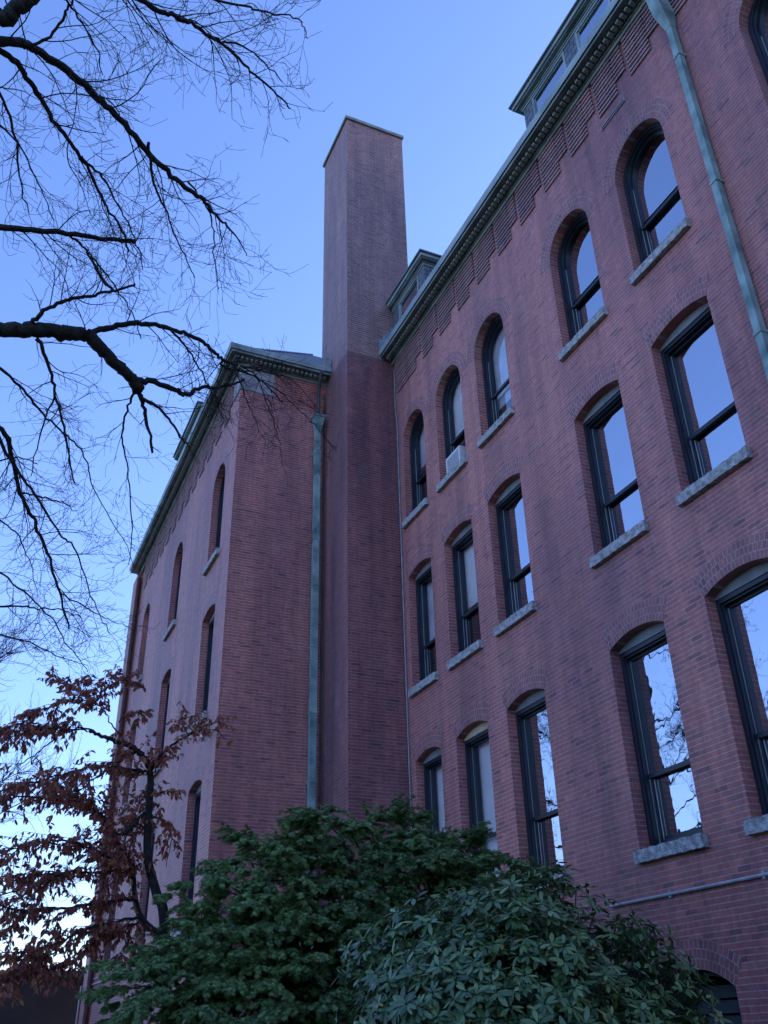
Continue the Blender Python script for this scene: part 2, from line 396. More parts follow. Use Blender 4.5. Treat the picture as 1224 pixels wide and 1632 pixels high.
# weathered stone block at the head of the wing corner
def rough_box(x0, x1, y0, y1, z0, z1, amp, step, seed):
    rr = random.Random(seed)
    def k(x, y, z): return (round(x, 3), round(y, 3), round(z, 3))
    cache = {}
    def j(p):
        q = k(*p)
        if q not in cache: cache[q] = tuple(c + rr.uniform(-amp, amp) for c in p)
        return cache[q]
    mb = MB()
    def lin(a, b_): 
        n = max(1, int(round((b_ - a) / step))); return [a + (b_ - a) * i / n for i in range(n + 1)]
    X, Y, Z = lin(x0, x1), lin(y0, y1), lin(z0, z1)
    def quadgrid(A, B_, fn):
        for i in range(len(A) - 1):
            for q in range(len(B_) - 1):
                mb.add([j(fn(A[i], B_[q])), j(fn(A[i+1], B_[q])), j(fn(A[i+1], B_[q+1])), j(fn(A[i], B_[q+1]))], [(0,1,2,3)])
    quadgrid(Y, Z, lambda a, b_: (x0, a, b_)); quadgrid(Y, Z, lambda a, b_: (x1, a, b_))
    quadgrid(X, Z, lambda a, b_: (a, y0, b_)); quadgrid(X, Z, lambda a, b_: (a, y1, b_))
    quadgrid(X, Y, lambda a, b_: (a, b_, z0)); quadgrid(X, Y, lambda a, b_: (a, b_, z1))
    return mb
rough_box(4.405, 5.30, 18.075, 18.70, 14.16, 14.84, .006, .12, 3).build('corner_stone', M['parging'], bld)

# ------------------------------------------------------------------ windows
win_no = 0
def make_window(face_x, y0, y1, row, blind=None, blind_z=None, panel='panel', ring=True, rail=None, label=None, rings=3):
    """one window part of the building with its sub-parts; face_x is the plane of the brick face"""
    global win_no; win_no += 1
    X = face_x; hw = (y1 - y0) / 2; n = 20
    if row == 1: z0, zs, rise = ROW1[0], 12.80 - hw, hw - .001
    elif row == 2: z0, zs, rise = ROW2[0], ROW2[1], RISE
    else: z0, zs, rise = ROW3[0], ROW3[1], RISE
    yc, zc, Rr = circ(y0, y1, zs, rise)
    mb = MB()
    if row == 1:
        lo = lambda d: arch_loop(y0, y1, z0, zs, rise, d)
    else:
        top = zs - .03
        lo = lambda d: rect_loop(y0, y1, z0, top, d)
    rz = rail or {1: 11.16, 2: 7.10, 3: 2.93}[row]
    e = .0015
    mb.ring_x(lo(e), lo(.06), X + .17, X + .40)
    mb.ring_x(lo(.06), lo(.085), X + .205, X + .395)
    mb.ring_x(lo(.085), lo(.12), X + .272, X + .31)
    # meeting rail and lower sash stiles set back a little
    mb.box(X + .255, X + .309, y0 + .084, y1 - .084, rz - .03, rz + .03)
    mb.box(X + .311, X + .345, y0 + .086, y0 + .14, z0 + .086, rz - .031)
    mb.box(X + .311, X + .345, y1 - .14, y1 - .086, z0 + .086, rz - .031)
    mb.box(X + .311, X + .345, y0 + .141, y1 - .141, z0 + .086, z0 + .17)
    f = mb.build('window', M['frame'], bld)
    if label: f['label'] = label
    tr = MB()
    tr.box(X + .262, X + .271, y1 - .098, y1 - .087, z0 + .10, (zs if row == 1 else top) - .12)
    tr.box(X + .300, X + .310, y1 - .140, y1 - .131, z0 + .10, rz - .04)
    tr.build('storm_track', M['track'], f)
    p = MB()
    up = arch_loop(y0, y1, rz, zs, rise, .12) if row == 1 else rect_loop(y0 + .12, y1 - .12, rz, top - .12)
    p.add([(X + .295, a, b_) for a, b_ in up], [tuple(range(len(up)))])
    p.add([(X + .33, y0 + .14, z0 + .16), (X + .33, y0 + .14, rz), (X + .33, y1 - .14, rz), (X + .33, y1 - .14, z0 + .16)], [(0,1,2,3)])
    p.build('pane', M['glass_weak_refl' if blind else 'glass'], f)
    if row != 1:
        hp = MB()
        lp = arch_loop(y0, y1, top - .02, zs, rise, .003)[1:-1]
        lp = [(y0 + .003, top - .0)] + lp + [(y1 - .003, top - .0)]
        hp.prism_x(lp, X + .155, X + .24); hp.build('header_panel', M[panel], f)
    # sill of rough granite
    rs = rough_box(X - .085, X + .21, y0 - .055, y1 + .05, z0 - .155, z0 - .002, .008 if row == 3 else .006, .06, win_no)
    rs.build('sill', M['granite'], f)
    if ring:
        rm = MB(); uv = []
        depth = .105 * rings
        a0 = math.atan2(zs - zc, -hw); a1 = math.atan2(zs - zc, hw); nn = 28
        for i in range(nn):
            t0 = a0 + (a1 - a0) * i / nn; t1 = a0 + (a1 - a0) * (i + 1) / nn
            P = [(Rr, t0), (Rr, t1), (Rr + depth, t1), (Rr + depth, t0)]
            rm.add([(X - .004, yc + r * math.cos(a), zc + r * math.sin(a)) for r, a in P], [(0,1,2,3)])
            uv += [((a - a0) * (Rr + depth * .4) , r - Rr) for r, a in P]
        o = rm.build('brick_arch', M['brick_ring'], f)
        ul = o.data.uv_layers.new(name='UVMap')
        for i, u in enumerate(uv): ul.data[i].uv = u
        # give the ring its thickness
        sol = o.modifiers.new('thickness', 'SOLIDIFY'); sol.thickness = .02; sol.offset = -1 if o.data.polygons[0].normal.x < 0 else 1
    if blind:
        bz = blind_z if blind_z is not None else z0 + .1
        bm = MB(); bm.box(X + .405, X + .409, y0 + .02, y1 - .02, bz, z0 + 2.75 if row != 1 else 12.7)
        bm.build('blind', M[blind], f)
    return f

spec = {(1,0):{}, (1,1):{}, (1,2):{}, (1,3):dict(blind='curtain', blind_z=10.9), (1,4):dict(blind='blind', blind_z=11.3), (1,5):dict(blind='curtain', blind_z=11.6),
        (2,0):{}, (2,1):{}, (2,2):{}, (2,3):{}, (2,4):dict(blind='blind', blind_z=7.3), (2,5):dict(blind='curtain', blind_z=7.2),
        (3,0):{}, (3,1):{}, (3,2):{}, (3,3):{}, (3,4):dict(blind='blind', panel='cream', label='window with a cream painted header panel and white blind'), (3,5):dict(blind='blind', blind_z=3.0)}
for (row, ci), kw in spec.items():
    make_window(MX, *COLS[ci], row, **kw)
for row in (1, 2, 3):
    for ci in range(3):
        make_window(WX, *WCOLS[ci], row, ring=True)
# basement window: shallow arch, louvred
mb = MB(); y0, y1 = 8.65, 9.85
lp = arch_loop(y0, y1, -.9, .40, .20, .002); li = arch_loop(y0, y1, -.9, .40, .20, .07)
mb.ring_x(lp, li, MX + .16, MX + .22)
bw_ = mb.build('window', M['frame'], bld); bw_['label'] = 'low basement window with dark louvres'
mb = MB()
for k in range(8):
    z = -.75 + k * .15
    mb.add([(MX+.17, y0+.07, z), (MX+.17, y1-.07, z), (MX+.21, y1-.07, z+.13), (MX+.21, y0+.07, z+.13)], [(0,1,2,3)])
mb.build('louvres', M['darkwood'], bw_)
rm = MB(); uv = []; yc, zc, Rr = circ(y0, y1, .40, .20); a0 = math.atan2(.40 - zc, -.6); a1 = math.atan2(.40 - zc, .6)
for i in range(20):
    t0 = a0 + (a1-a0)*i/20; t1 = a0 + (a1-a0)*(i+1)/20
    P = [(Rr, t0), (Rr, t1), (Rr+.315, t1), (Rr+.315, t0)]
    rm.add([(MX-.004, yc + r*math.cos(a), zc + r*math.sin(a)) for r, a in P], [(0,1,2,3)]); uv += [((a-a0)*(Rr+.12), r-Rr) for r, a in P]
o = rm.build('brick_arch', M['brick_ring'], bw_); ul = o.data.uv_layers.new(name='UVMap')
for i, u in enumerate(uv): ul.data[i].uv = u

# ------------------------------------------------------------------ cornice, gutter, dentils
def sweep(name, prof, path, mat, parent, closed_ends=True):
    """prof: (out, z); path: xy points, 'out' is to the right-hand normal of travel"""
    P = [Vector(p) for p in path]; n = len(P); k = len(prof)
    mb = MB(); vs = []
    for i in range(n):
        ds = []
        if i > 0: ds.append((P[i] - P[i-1]).normalized())
        if i < n-1: ds.append((P[i+1] - P[i]).normalized())
        nr = [Vector((d.y, -d.x)) for d in ds]
        if len(nr) == 2:
            mv = nr[0] + nr[1]; mv = mv / (mv.dot(nr[0]))
        else: mv = nr[0]
        vs += [(P[i].x + mv.x*o_, P[i].y + mv.y*o_, z) for o_, z in prof]
    fs = []
    for i in range(n-1):
        for j in range(k):
            a = i*k + j; b_ = i*k + (j+1) % k
            fs.append((a, b_, b_ + k, a + k))
    fs.append(tuple(range(k))); fs.append(tuple((n-1)*k + j for j in range(k))[::-1])
    mb.add(vs, fs); return mb.build(name, mat, parent)
# travel direction so that the right-hand normal points out of the wall
pathM = [(MX, 16.598), (MX, -3.0)]          # travelling -Y: right-hand normal is -X
pathW = [(WX, 31.35), (WX, WY), (6.698, WY)]  # -Y (normal -X), then +X (normal -Y)
def rightn(path):
    d = Vector(path[1]) - Vector(path[0]); return (d.y, -d.x)
pf_bed = [(.0,14.85),(.075,14.85),(.095,14.90),(.12,14.90),(.12,14.965),(.0,14.965)]
pf_corona = [(.0,14.966),(.135,14.966),(.15,14.94),(.15,15.005),(.36,15.012),(.36,14.985),(.385,14.985),(.385,15.10),(.0,15.10)]
pf_gut = [(.30,15.101),(.40,15.101),(.405,15.05),(.42,15.05),(.445,15.16),(.44,15.20),(.415,15.20),(.40,15.17),(.30,15.17)]
for path, nm in ((pathM,'M'), (pathW,'W')):
    sweep('bed_moulding', pf_bed, path, M['cornice'], bld)
    co = sweep('cornice', pf_corona, path, M['cornice'], bld)
    sweep('gutter', pf_gut, path, M['gutter'], bld)
    db = MB()
    def dent(u0, u1, o0, o1, axis, base):
        if axis == 'y': db.box(base - o1, base - o0, u0, u1, 14.925, 15.0)
        else: db.box(u0, u1, base - o1, base - o0, 14.925, 15.0)
    if nm == 'M':
        y = 4.0
        while y < 16.5: dent(y, y + .07, .165, .27, 'y', MX); y += .122
    else:
        y = 17.85
        while y < 31: dent(y, y + .07, .165, .27, 'y', WX); y += .122
        x = 4.2
        while x < 6.62: dent(x, x + .07, .165, .27, 'x', WY); x += .122
    db.build('dentil_course', M['gutter'], co)

# corbelled brick panels under the cornice
def corbel(face, e, axis='y', e1=None):
    mb = MB()
    def course(u0, u1, z, out):
        if axis == 'y': mb.box(face - out, face + .01, u0, u1, z, z + .058)
        else: mb.box(u0, u1, face - out, face + .01, z, z + .058)
    z = 13.89; k = 0
    while z < 14.80:
        out = .030 + .003 * k
        course(e, e + .53, z, out)
        if z > 14.13: course(e - .27, e - .004, z, out * .8 + .003)
        z += .098; k += 1
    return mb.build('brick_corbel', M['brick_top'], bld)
e = 16.60 - .53 - .02
y = 6.51 - .885 * 3
while y < 15.4: corbel(MX, y); y += .885
mb_last = corbel(MX, 15.93)
y = 19.0
while y < 30.2: corbel(WX, y); y += .885
for x in (5.55, 6.1): corbel(WY, x, 'x') if False else None
# flat brick bands on the wing end below the cornice
mb = MB(); z = 14.02; k = 0
while z < 14.8:
    mb.box(5.45, 6.698, WY - .008 - .006*k, WY + .01, z, z + .054); z += .068; k += 1
mb.build('brick_corbel', M['brick'], bld)

# roofs
def quad(name, pts, mat, parent=bld):
    mb = MB(); mb.add(pts, [tuple(range(len(pts)))]); o = mb.build(name, mat, parent)
    s = o.modifiers.new('thickness', 'SOLIDIFY'); s.thickness = .05; s.offset = -1
    return o
quad('roof', [(7.62,-3,15.12),(7.62,16.59,15.12),(9.9,16.59,18.4),(9.9,-3,18.4)], M['slate'])
quad('roof', [(9.9,-3,18.4),(9.9,16.59,18.4),(13,16.59,21.8),(13,-3,21.8)], M['slate'])  # unseen upper slope, raised to keep the sun off the wing hip
k = 3.2; bz = 15.12
quad('roof', [(4.10,17.75,bz),(7.9,17.75,bz),(7.9,17.75+k,bz+k),(4.10+k,17.75+k,bz+k)], M['slate'])
quad('roof', [(4.10,17.75,bz),(4.10+k,17.75+k,bz+k),(4.10+k,31.15,bz+k),(4.10,31.15,bz)], M['slate'])
mb = MB(); mb.tube([(4.10,17.75,bz+.02),(4.10+k,17.75+k,bz+k+.02)], .03, 6); mb.build('hip_trim', M['lead'], bld)
quad('roof', [(4.10+k,17.75+k,bz+k),(9.9,17.75+k,bz+k),(9.9,31.15,bz+k),(4.10+k,31.15,bz+k)], M['slate'])
# unseen body of the building behind, its slate top raised to block the sun
mb = MB(); mb.box(9.2, 22, -3, 33, GZ, 15.0); mb.build('unseen_rear_block', M['brick'], bld)
mb = MB(); mb.box(13.05, 16, -3, 33, 15.0, 21.9); mb.build('unseen_rear_block', M['slate'], bld)
mb = MB(); mb.box(5.6, 9.1, 18.6, 33, GZ, 15.0); mb.build('unseen_rear_block', M['brick'], bld)

# stepped flashing against the chimney
mb = MB()
for i in range(6):
    x0 = 7.60 + i * .115; z1 = 15.62 + i * .165
    mb.box(x0, x0 + .118, 16.588 - .002 * (i % 2), 16.598, z1 - .62 if i else 14.95, z1)
    mb.box(x0 - .012, x0 + .0, 16.625, 16.598, z1 - .3, z1 + .02)
mb.build('stepped_flashing', M['lead'], bld)
mb = MB()
for i in range(3):
    y_ = 17.72 + i * .17; z1 = 15.55 + i * .16
    mb.box(6.685 - .002*(i % 2), 6.698, y_, y_ + .175, 15.22, z1)
mb.box(6.50, 6.68, 17.655, 17.665, 15.05, 15.42)
mb.build('stepped_flashing', M['lead'], bld)

# ------------------------------------------------------------------ dormers
def dormer(xf, y0, y1, wins, zt=16.66, zb=15.05, depth=2.4, near_pier=.3):
    mb = MB()
    # front wall as piers between windows, near and far cheeks
    ys = [y0] + [v for w_ in wins for v in w_] + [y1]
    for i in range(0, len(ys), 2): mb.box(xf, xf + .12, ys[i], ys[i+1], zb, zt)
    for (a, b_) in wins:
        mb.box(xf + .003, xf + .12, a, b_, zb, 15.83); mb.box(xf + .003, xf + .12, a, b_, 16.62, zt)
    mb.box(xf + .121, xf + depth, y0, y0 + .1, zb, zt); mb.box(xf + .121, xf + depth, y1 - .1, y1, zb, zt)
    d = mb.build('dormer', M['slate'], bld)
    for (a, b_) in wins:
        fr = MB(); pn = MB()
        fr.ring_x(rect_loop(a, b_, 15.83, 16.62), rect_loop(a, b_, 15.83, 16.62, .055), xf - .012, xf + .06)
        fr.ring_x(rect_loop(a, b_, 15.83, 16.62, .055), rect_loop(a, b_, 15.83, 16.62, .085), xf + .02, xf + .06)
        pn.add([(xf + .022, a + .08, 15.91), (xf + .022, a + .08, 16.55), (xf + .022, b_ - .08, 16.55), (xf + .022, b_ - .08, 15.91)], [(0,1,2,3)])
        fr.build('window_frame', M['gutter'], d); pn.build('pane', M['glass'], d)
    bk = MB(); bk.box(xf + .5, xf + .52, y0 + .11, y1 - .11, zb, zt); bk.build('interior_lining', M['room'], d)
    ev = MB()
    for (o_, z0, z1, yo) in ((.02,16.64,16.69,.03),(.04,16.691,16.74,.05),(.12,16.741,16.78,.14),(.16,16.781,16.88,.18),(.21,16.881,16.92,.23)):
        yy = min(yo, .12) if xf > 6 and y1 > 15 else yo
        ev_i = 1 if z1 - z0 > .07 or o_ == .02 else 0
        ev.box(xf - o_, xf + depth + .1, y0 - yo, y1 + (0.0 if y1 > 16 and xf > 6 else yo), z0 + .001, z1, ev_i)
    ev.build('dormer_cornice', [M['cornice'], M['gutter']], d)
    rf = MB()
    a0, a1 = y0 - .22, y1 + (0 if y1 > 16 and xf > 6 else .22)
    rf.add([(xf-.2,a0,16.922),(xf-.2,a1,16.922),(xf+depth,a1,16.922),(xf+depth,a0,16.922),(xf+.1,a0+.3,17.02),(xf+.1,a1,17.02),(xf+depth,a1,17.02),(xf+depth,a0+.3,17.02)],
           [(0,1,5,4),(1,2,6,5),(2,3,7,6),(3,0,4,7),(4,5,6,7)])
    rf.build('dormer_roof', M['slate'], d)
    return d
dormer(8.0, 14.72, 16.58, [(15.05, 16.2)])
dormer(8.0, 4.2, 9.98, [(4.6, 5.6), (6.0, 6.9), (7.1, 8.12), (8.50, 9.66)])
dormer(WX + .02, 22.9, 25.8, [(23.1, 24.2), (24.45, 25.55)])

# ------------------------------------------------------------------ pipes on the walls
mb = MB()
py0, py1 = 5.945, 6.05
mb.box(7.86, 7.965, py0, py1, GZ, 13.62)
dp = mb.build('downspout', M['copper'], bld)
for z in (12.9, 10.1, 7.4, 4.6, 1.8):
    mb = MB(); mb.box(7.848, 7.99, py0 - .012, py1 + .012, z, z + .05); mb.build('bracket', M['copper'], dp)
mb = MB()
def frustum(mb, x0, x1, y0, y1, z0, X0, X1, Y0, Y1, z1):
    mb.add([(x0,y0,z0),(x1,y0,z0),(x1,y1,z0),(x0,y1,z0),(X0,Y0,z1),(X1,Y0,z1),(X1,Y1,z1),(X0,Y1,z1)],
           [(0,3,2,1),(4,5,6,7),(0,1,5,4),(1,2,6,5),(2,3,7,6),(3,0,4,7)])
frustum(mb, 7.855, 7.97, py0-.005, py1+.005, 13.62, 7.72, 7.98, py0-.05, py1+.05, 13.95)
frustum(mb, 7.72, 7.98, py0-.05, py1+.05, 13.95, 7.55, 7.78, py0-.02, py1+.05, 14.99)
mb.build('elbow', M['copper'], dp)
mb = MB(); x0, x1 = 6.37, 6.51
mb.box(x0, x1, 17.90, 18.03, GZ, 13.3)
dp = mb.build('downspout', M['copper'], bld)
mb = MB()
frustum(mb, x0, x1, 17.90, 18.03, 13.3, x0 - .06, x1 + .07, 17.80, 18.05, 13.68); mb.box(x0 - .085, x1 + .095, 17.78, 18.07, 13.68, 13.73)
mb.build('hopper', M['copper'], dp)
for z in (12.6, 10.2, 9.0, 7.5, 6.0, 4.55, 3.6):
    mb = MB(); mb.box(x0 - .012, x1 + .012, 17.888, 18.09, z, z + .045); mb.build('bracket', M['copper'], dp)
mb = MB(); mb.tube([(6.43, 17.72, 15.02), (6.43, 17.80, 14.8), (6.44, 17.92, 14.6), (6.45, 17.94, 13.7)], .045, 8); mb.build('feeder_pipe', M['pipe_dark'], dp)
mb = MB(); mb.tube([(6.65, 18.06, GZ), (6.65, 18.06, 14.8)], .022, 6); mb.build('conduit', M['pipe_dark'], bld)
mb = MB(); mb.tube([(7.965, 16.50, GZ), (7.965, 16.50, 13.1), (7.965, 16.56, 13.4), (7.965, 16.56, 14.7)], .014, 6); mb.build('conduit', M['lead'], bld)
cd = MB(); cd.tube([(7.965, 5.5, 1.42), (7.965, 10.6, 1.42)], .02, 8)
for y in (7.0, 7.86, 9.4): cd.box(7.955, 8.0, y, y + .03, 1.38, 1.465)
cd.build('conduit', M['metal'], bld)
mb = MB(); mb.tube([(4.39, 18.5, 1.45), (4.39, 30.7, 1.52), (4.15, 31.3, 1.5), (4.15, 31.5, GZ)], .022, 6); mb.tube([(4.385, 27.6, 1.6), (4.385, 30.6, 1.66)], .018, 6); mb.tube([(4.39, 27.6, 1.6), (4.39, 27.6, 2.6)], .018, 6); mb.build('conduit', M['metal'], bld)
mb = MB(); mb.tube([(4.31, 30.78, GZ), (4.31, 30.78, 14.6)], .075, 8); mb.build('rain_pipe', M['rust'], bld)
# slit vent above the arched windows
mb = MB(); mb.ring_x(rect_loop(7.29, 7.95, 13.575, 13.64), rect_loop(7.29, 7.95, 13.575, 13.64, .012), 7.975, 8.0); 
vt = mb.build('vent_strip', M['track'], bld)
mb = MB(); mb.box(7.99, 7.998, 7.302, 7.938, 13.587, 13.628); mb.build('vent_opening', M['room'], vt)
# small iron anchor and light fitting on the wing corner
mb = MB(); mb.tube([(4.43, 18.5, 5.55), (4.30, 18.5, 5.5), (4.24, 18.5, 5.4)], [.05, .06, .09], 8); mb.build('wall_lamp', M['white'], bld)
reparent_local(bld)

# ------------------------------------------------------------------ window air conditioner (rests on the sill)
ac = tag(empty('window_air_conditioner', (8.1, 14.0, 10.13)), 'white window air conditioner resting on the sill of an arched top floor window', 'air conditioner')
mb = MB(); mb.box(7.98, 8.36, 13.62, 14.22, 10.135, 10.56); mb.build('casing', M['white'], ac)
mb = MB()
mb.box(7.972, 7.979, 13.68, 14.16, 10.19, 10.50, 0)
for k in range(9): mb.box(7.966, 7.9715, 13.69, 14.15, 10.205 + k*.033, 10.217 + k*.033, 1)
mb.build('grille', [M['lead'], M['white']], ac)
reparent_local(ac)

# ------------------------------------------------------------------ ground and far things
mb = MB(); mb.add([(-400,-400,GZ),(400,-400,GZ),(400,400,GZ),(-400,400,GZ)], [(0,1,2,3)])
tag(mb.build('lawn', M['grass']), 'dark green lawn around the building', None, None, 'structure')
an = tag(empty('outbuilding', (1, 36, GZ)), 'low dark outbuilding beyond the end of the brick wing', 'building')
mb = MB(); mb.box(-6, 5.6, 36, 42, GZ, 2.0); mb.build('wall', M['annex'], an)
mb = MB(); mb.box(-6.2, 5.7, 35.8, 42.2, 2.0, 2.2); mb.build('roof', M['annex_roof'], an)
reparent_local(an)

# ------------------------------------------------------------------ trees
def catmull(pts, sub=5):
    P = [Vector(p) for p in pts]; out = []
    for i in range(len(P) - 1):
        p0 = P[max(i-1, 0)]; p1 = P[i]; p2 = P[i+1]; p3 = P[min(i+2, len(P)-1)]
        for s in range(sub):
            t = s / sub
            out.append(.5 * ((2*p1) + (p2 - p0)*t + (2*p0 - 5*p1 + 4*p2 - p3)*t*t + (3*p1 - p0 - 3*p2 + p3)*t**3))
    out.append(P[-1]); return out
def rvec(rng): 
    while True:
        v = Vector((rng.uniform(-1,1), rng.uniform(-1,1), rng.uniform(-1,1)))
        if .05 < v.length < 1: return v.normalized()

def twig(mb, rng, p, d, L_, r, lev, bias, tips=None):
    """a twig and its side twigs; bias pulls it along the way, the finest tips curl upwards"""
    n = max(3, min(12, int(L_ / .075)))
    pts = [p.copy()]; q = p.copy(); dd = d.normalized(); rad = [r]
    wob = rvec(rng) * .3
    for i in range(n):
        t = (i + 1) / n
        pull = bias * (.10 + .16 * t) + Vector((0, 0, (.30 if lev == 0 else .12) * t))
        dd = (dd + pull + wob * .45 + rvec(rng) * .17).normalized()
        if i == n // 2: wob = rvec(rng) * .3
        q = q + dd * (L_ / n); pts.append(q.copy()); rad.append(max(.0017, r * (1 - .65 * t)))
    mb.tube(pts, rad, 3, cap=False)
    if lev <= 0: return
    s = rng.uniform(.03, .1); side = 1; acc = 0
    gap = (.08, .08, .10, .12)[lev]
    for i in range(1, len(pts)):
        acc += (pts[i] - pts[i-1]).length
        while acc > s:
            acc -= s; s = gap * rng.uniform(.5, 1.5); side = -side
            tt = i / len(pts)
            dr = (pts[i] - pts[i-1]).normalized()
            perp = dr.cross(rvec(rng)).normalized()
            nd = (dr * rng.uniform(.5, 1.0) + perp * rng.uniform(.45, 1.0)).normalized()
            cl = (L_ * rng.uniform(.25, .6)) * (1 - .4 * tt) if lev > 1 else rng.uniform(.05, .2)
            if cl > .03: twig(mb, rng, pts[i], nd, cl, max(.0019, rad[i] * .6), lev - 1, bias, tips)

def limb(trunk, crown, rng, px, D0, D1, w0, w1, twl, lev=2, gap=.22, start=0.0, bias=None, jitter=.02, side_up=0.0):
    """px: pixels as seen in the picture; D0..D1 distance along it; w in metres (radius)"""
    n = len(px)
    base = [at(x, y, D0 + (D1 - D0) * i / (n - 1)) for i, (x, y) in enumerate(px)]
    P = catmull(base, 6)
    P = [p + rvec(rng) * jitter * rng.random() for p in P]
    k = len(P)
    rad = [(w0 + (w1 - w0) * (i / (k-1)) ** .8) * rng.uniform(.92, 1.1) for i in range(k)]
    trunk.tube(P, rad, 9 if w0 > .03 else 6)
    bias = bias or Vector((0,0,-.4))
    acc = 0; nxt = gap * rng.random()
    for i in range(1, k):
        acc += (P[i] - P[i-1]).length
        while acc > nxt:
            acc -= nxt; nxt = gap * rng.uniform(.6, 1.4)
            t = i / k
            if t < start: continue
            dr = (P[i] - P[i-1]).normalized()
            perp = dr.cross(rvec(rng)).normalized() + Vector((0,0,side_up))
            nd = (dr * rng.uniform(.3, 1.0) + perp * rng.uniform(.5, 1.0)).normalized()
            L_ = twl * rng.uniform(.45, 1.15) * (1 - .45 * t)
            twig(crown, rng, P[i], nd, L_, max(.0026, min(.0065, rad[i] * .45)), lev, bias + rvec(rng) * .25)
    return P

# --- big bare tree whose trunk stands left of the frame, limbs reaching in over the lawn
rng = random.Random(11)
tk, cr = MB(), MB()
TX, TY = -3.3, 7.6
trunk_pts = catmull([(TX, TY, GZ), (TX+.05, TY, 1.5), (TX-.05, TY+.1, 4.0), (TX+.1, TY+.05, 6.5), (TX, TY+.1, 9), (TX+.1, TY, 12), (TX+.3, TY-.1, 14.5)], 6)
tk.tube(trunk_pts, [.42 - .33 * (i / (len(trunk_pts)-1)) for i in range(len(trunk_pts))], 14)
def root_limb(z, px, D, w):     # connect a limb at the frame edge back to the trunk
    a = Vector((TX, TY, z)); b_ = at(*px, D)
    mid = (a + b_) / 2 + Vector((0, 0, .25)); tk.tube(catmull([a, mid, b_], 6), [w * 1.35, ] + [w * (1.35 - .35 * i / 12) for i in range(12)], 9)
down = Vector((.05, 0, -.45))
# heavy limb at mid height and its forks
root_limb(5.6, (-12, 524), 9.0, .072)
limb(tk, cr, rng, [(-12,524),(30,526),(70,526),(110,532),(140,533)], 9.0, 9.1, .072, .066, .5, 2, .45)
limb(tk, cr, rng, [(140,533),(165,560),(190,585),(212,606),(220,622)], 9.1, 9.2, .064, .05, .5, 2, .3)
limb(tk, cr, rng, [(135,533),(160,525),(200,517),(240,517),(275,525),(310,538),(340,560),(356,574),(372,580)], 9.1, 9.6, .032, .014, .9, 2, .13)
limb(tk, cr, rng, [(356,572),(352,580),(360,586),(385,592),(420,610),(450,640)], 9.5, 9.8, .014, .006, .6, 2, .10)
limb(tk, cr, rng, [(372,582),(400,598),(440,620),(480,655),(520,700),(535,720)], 9.6, 9.9, .010, .003, .5, 2, .10)
limb(tk, cr, rng, [(385,585),(410,600),(425,640),(445,700),(450,730)], 9.6, 9.9, .008, .003, .45, 2, .10)
limb(tk, cr, rng, [(385,585),(430,590),(470,610),(505,650)], 9.6, 9.9, .008, .003, .45, 2, .10)
limb(tk, cr, rng, [(375,590),(395,640),(410,680),(425,710)], 9.6, 9.9, .007, .003, .45, 2, .10)
limb(tk, cr, rng, [(215,608),(240,608),(270,618),(295,628),(320,618),(345,617),(370,612),(390,605)], 9.2, 9.7, .035, .010, .8, 2, .12)
limb(tk, cr, rng, [(218,618),(226,640),(236,680),(243,722)], 9.2, 9.3, .028, .012, .35, 2, .2)
limb(tk, cr, rng, [(222,632),(245,645),(270,668),(290,700),(302,712)], 9.2, 9.4, .020, .008, .6, 2, .12)
limb(tk, cr, rng, [(268,522),(300,558),(325,600),(345,640),(355,668)], 9.3, 9.6, .013, .004, .6, 2, .10)
limb(tk, cr, rng, [(214,625),(200,660),(195,700),(205,760),(210,850),(205,900)], 9.2, 9.5, .014, .004, .6, 2, .11)
limb(tk, cr, rng, [(52,515),(75,492),(110,478),(150,470),(185,463),(216,452)], 9.0, 8.9, .022, .010, .7, 2, .11, side_up=.3, bias=Vector((0,0,.1)))
limb(tk, cr, rng, [(180,463),(160,440),(140,405),(120,380)], 9.0, 9.2, .014, .009, .5, 2, .15)
limb(tk, cr, rng, [(60,540),(80,590),(92,640),(105,700),(118,770)], 9.0, 9.3, .020, .007, .7, 2, .12)
limb(tk, cr, rng, [(90,625),(65,690),(50,760)], 9.0, 9.2, .010, .004, .5, 2, .12)
# stubbed horizontal limb
root_limb(8.0, (-12, 361), 8.6, .03)
limb(tk, cr, rng, [(-12,361),(40,366),(100,371),(160,379),(216,386)], 8.6, 8.8, .030, .020, .8, 2, .13)
limb(tk, cr, rng, [(105,373),(130,390),(150,415),(175,445),(205,490),(225,540)], 8.7, 9.0, .012, .005, .6, 2, .12)
# upper limbs
root_limb(9.5, (-12, 60), 8.0, .04)
limb(tk, cr, rng, [(-14,66),(25,68),(50,75),(100,107),(150,150),(190,190),(240,248),(280,285),(325,318)], 8.0, 8.5, .038, .020, .9, 2, .12)
limb(tk, cr, rng, [(325,318),(350,350),(375,375),(395,408)], 8.5, 8.7, .018, .004, .8, 2, .08)
limb(tk, cr, rng, [(235,225),(245,290),(265,340),(290,400),(310,440)], 8.3, 8.6, .013, .004, .7, 2, .10)
limb(tk, cr, rng, [(300,290),(335,340),(340,400),(350,460)], 8.5, 8.7, .010, .004, .6, 2, .10)
root_limb(9.3, (-12, 72), 8.0, .03)
limb(tk, cr, rng, [(-12,72),(20,95),(55,140),(85,190),(118,235),(140,270),(165,320),(195,370),(205,400)], 8.0, 8.6, .028, .008, .8, 2, .11)
limb(tk, cr, rng, [(130,250),(165,285),(190,330),(215,380),(230,430)], 8.3, 8.7, .012, .004, .7, 2, .11)
limb(tk, cr, rng, [(-12,20),(10,30),(30,10),(55,-10)], 7.8, 7.9, .060, .052, .7, 2, .3)
root_limb(10.0, (-12, 20), 7.8, .06)
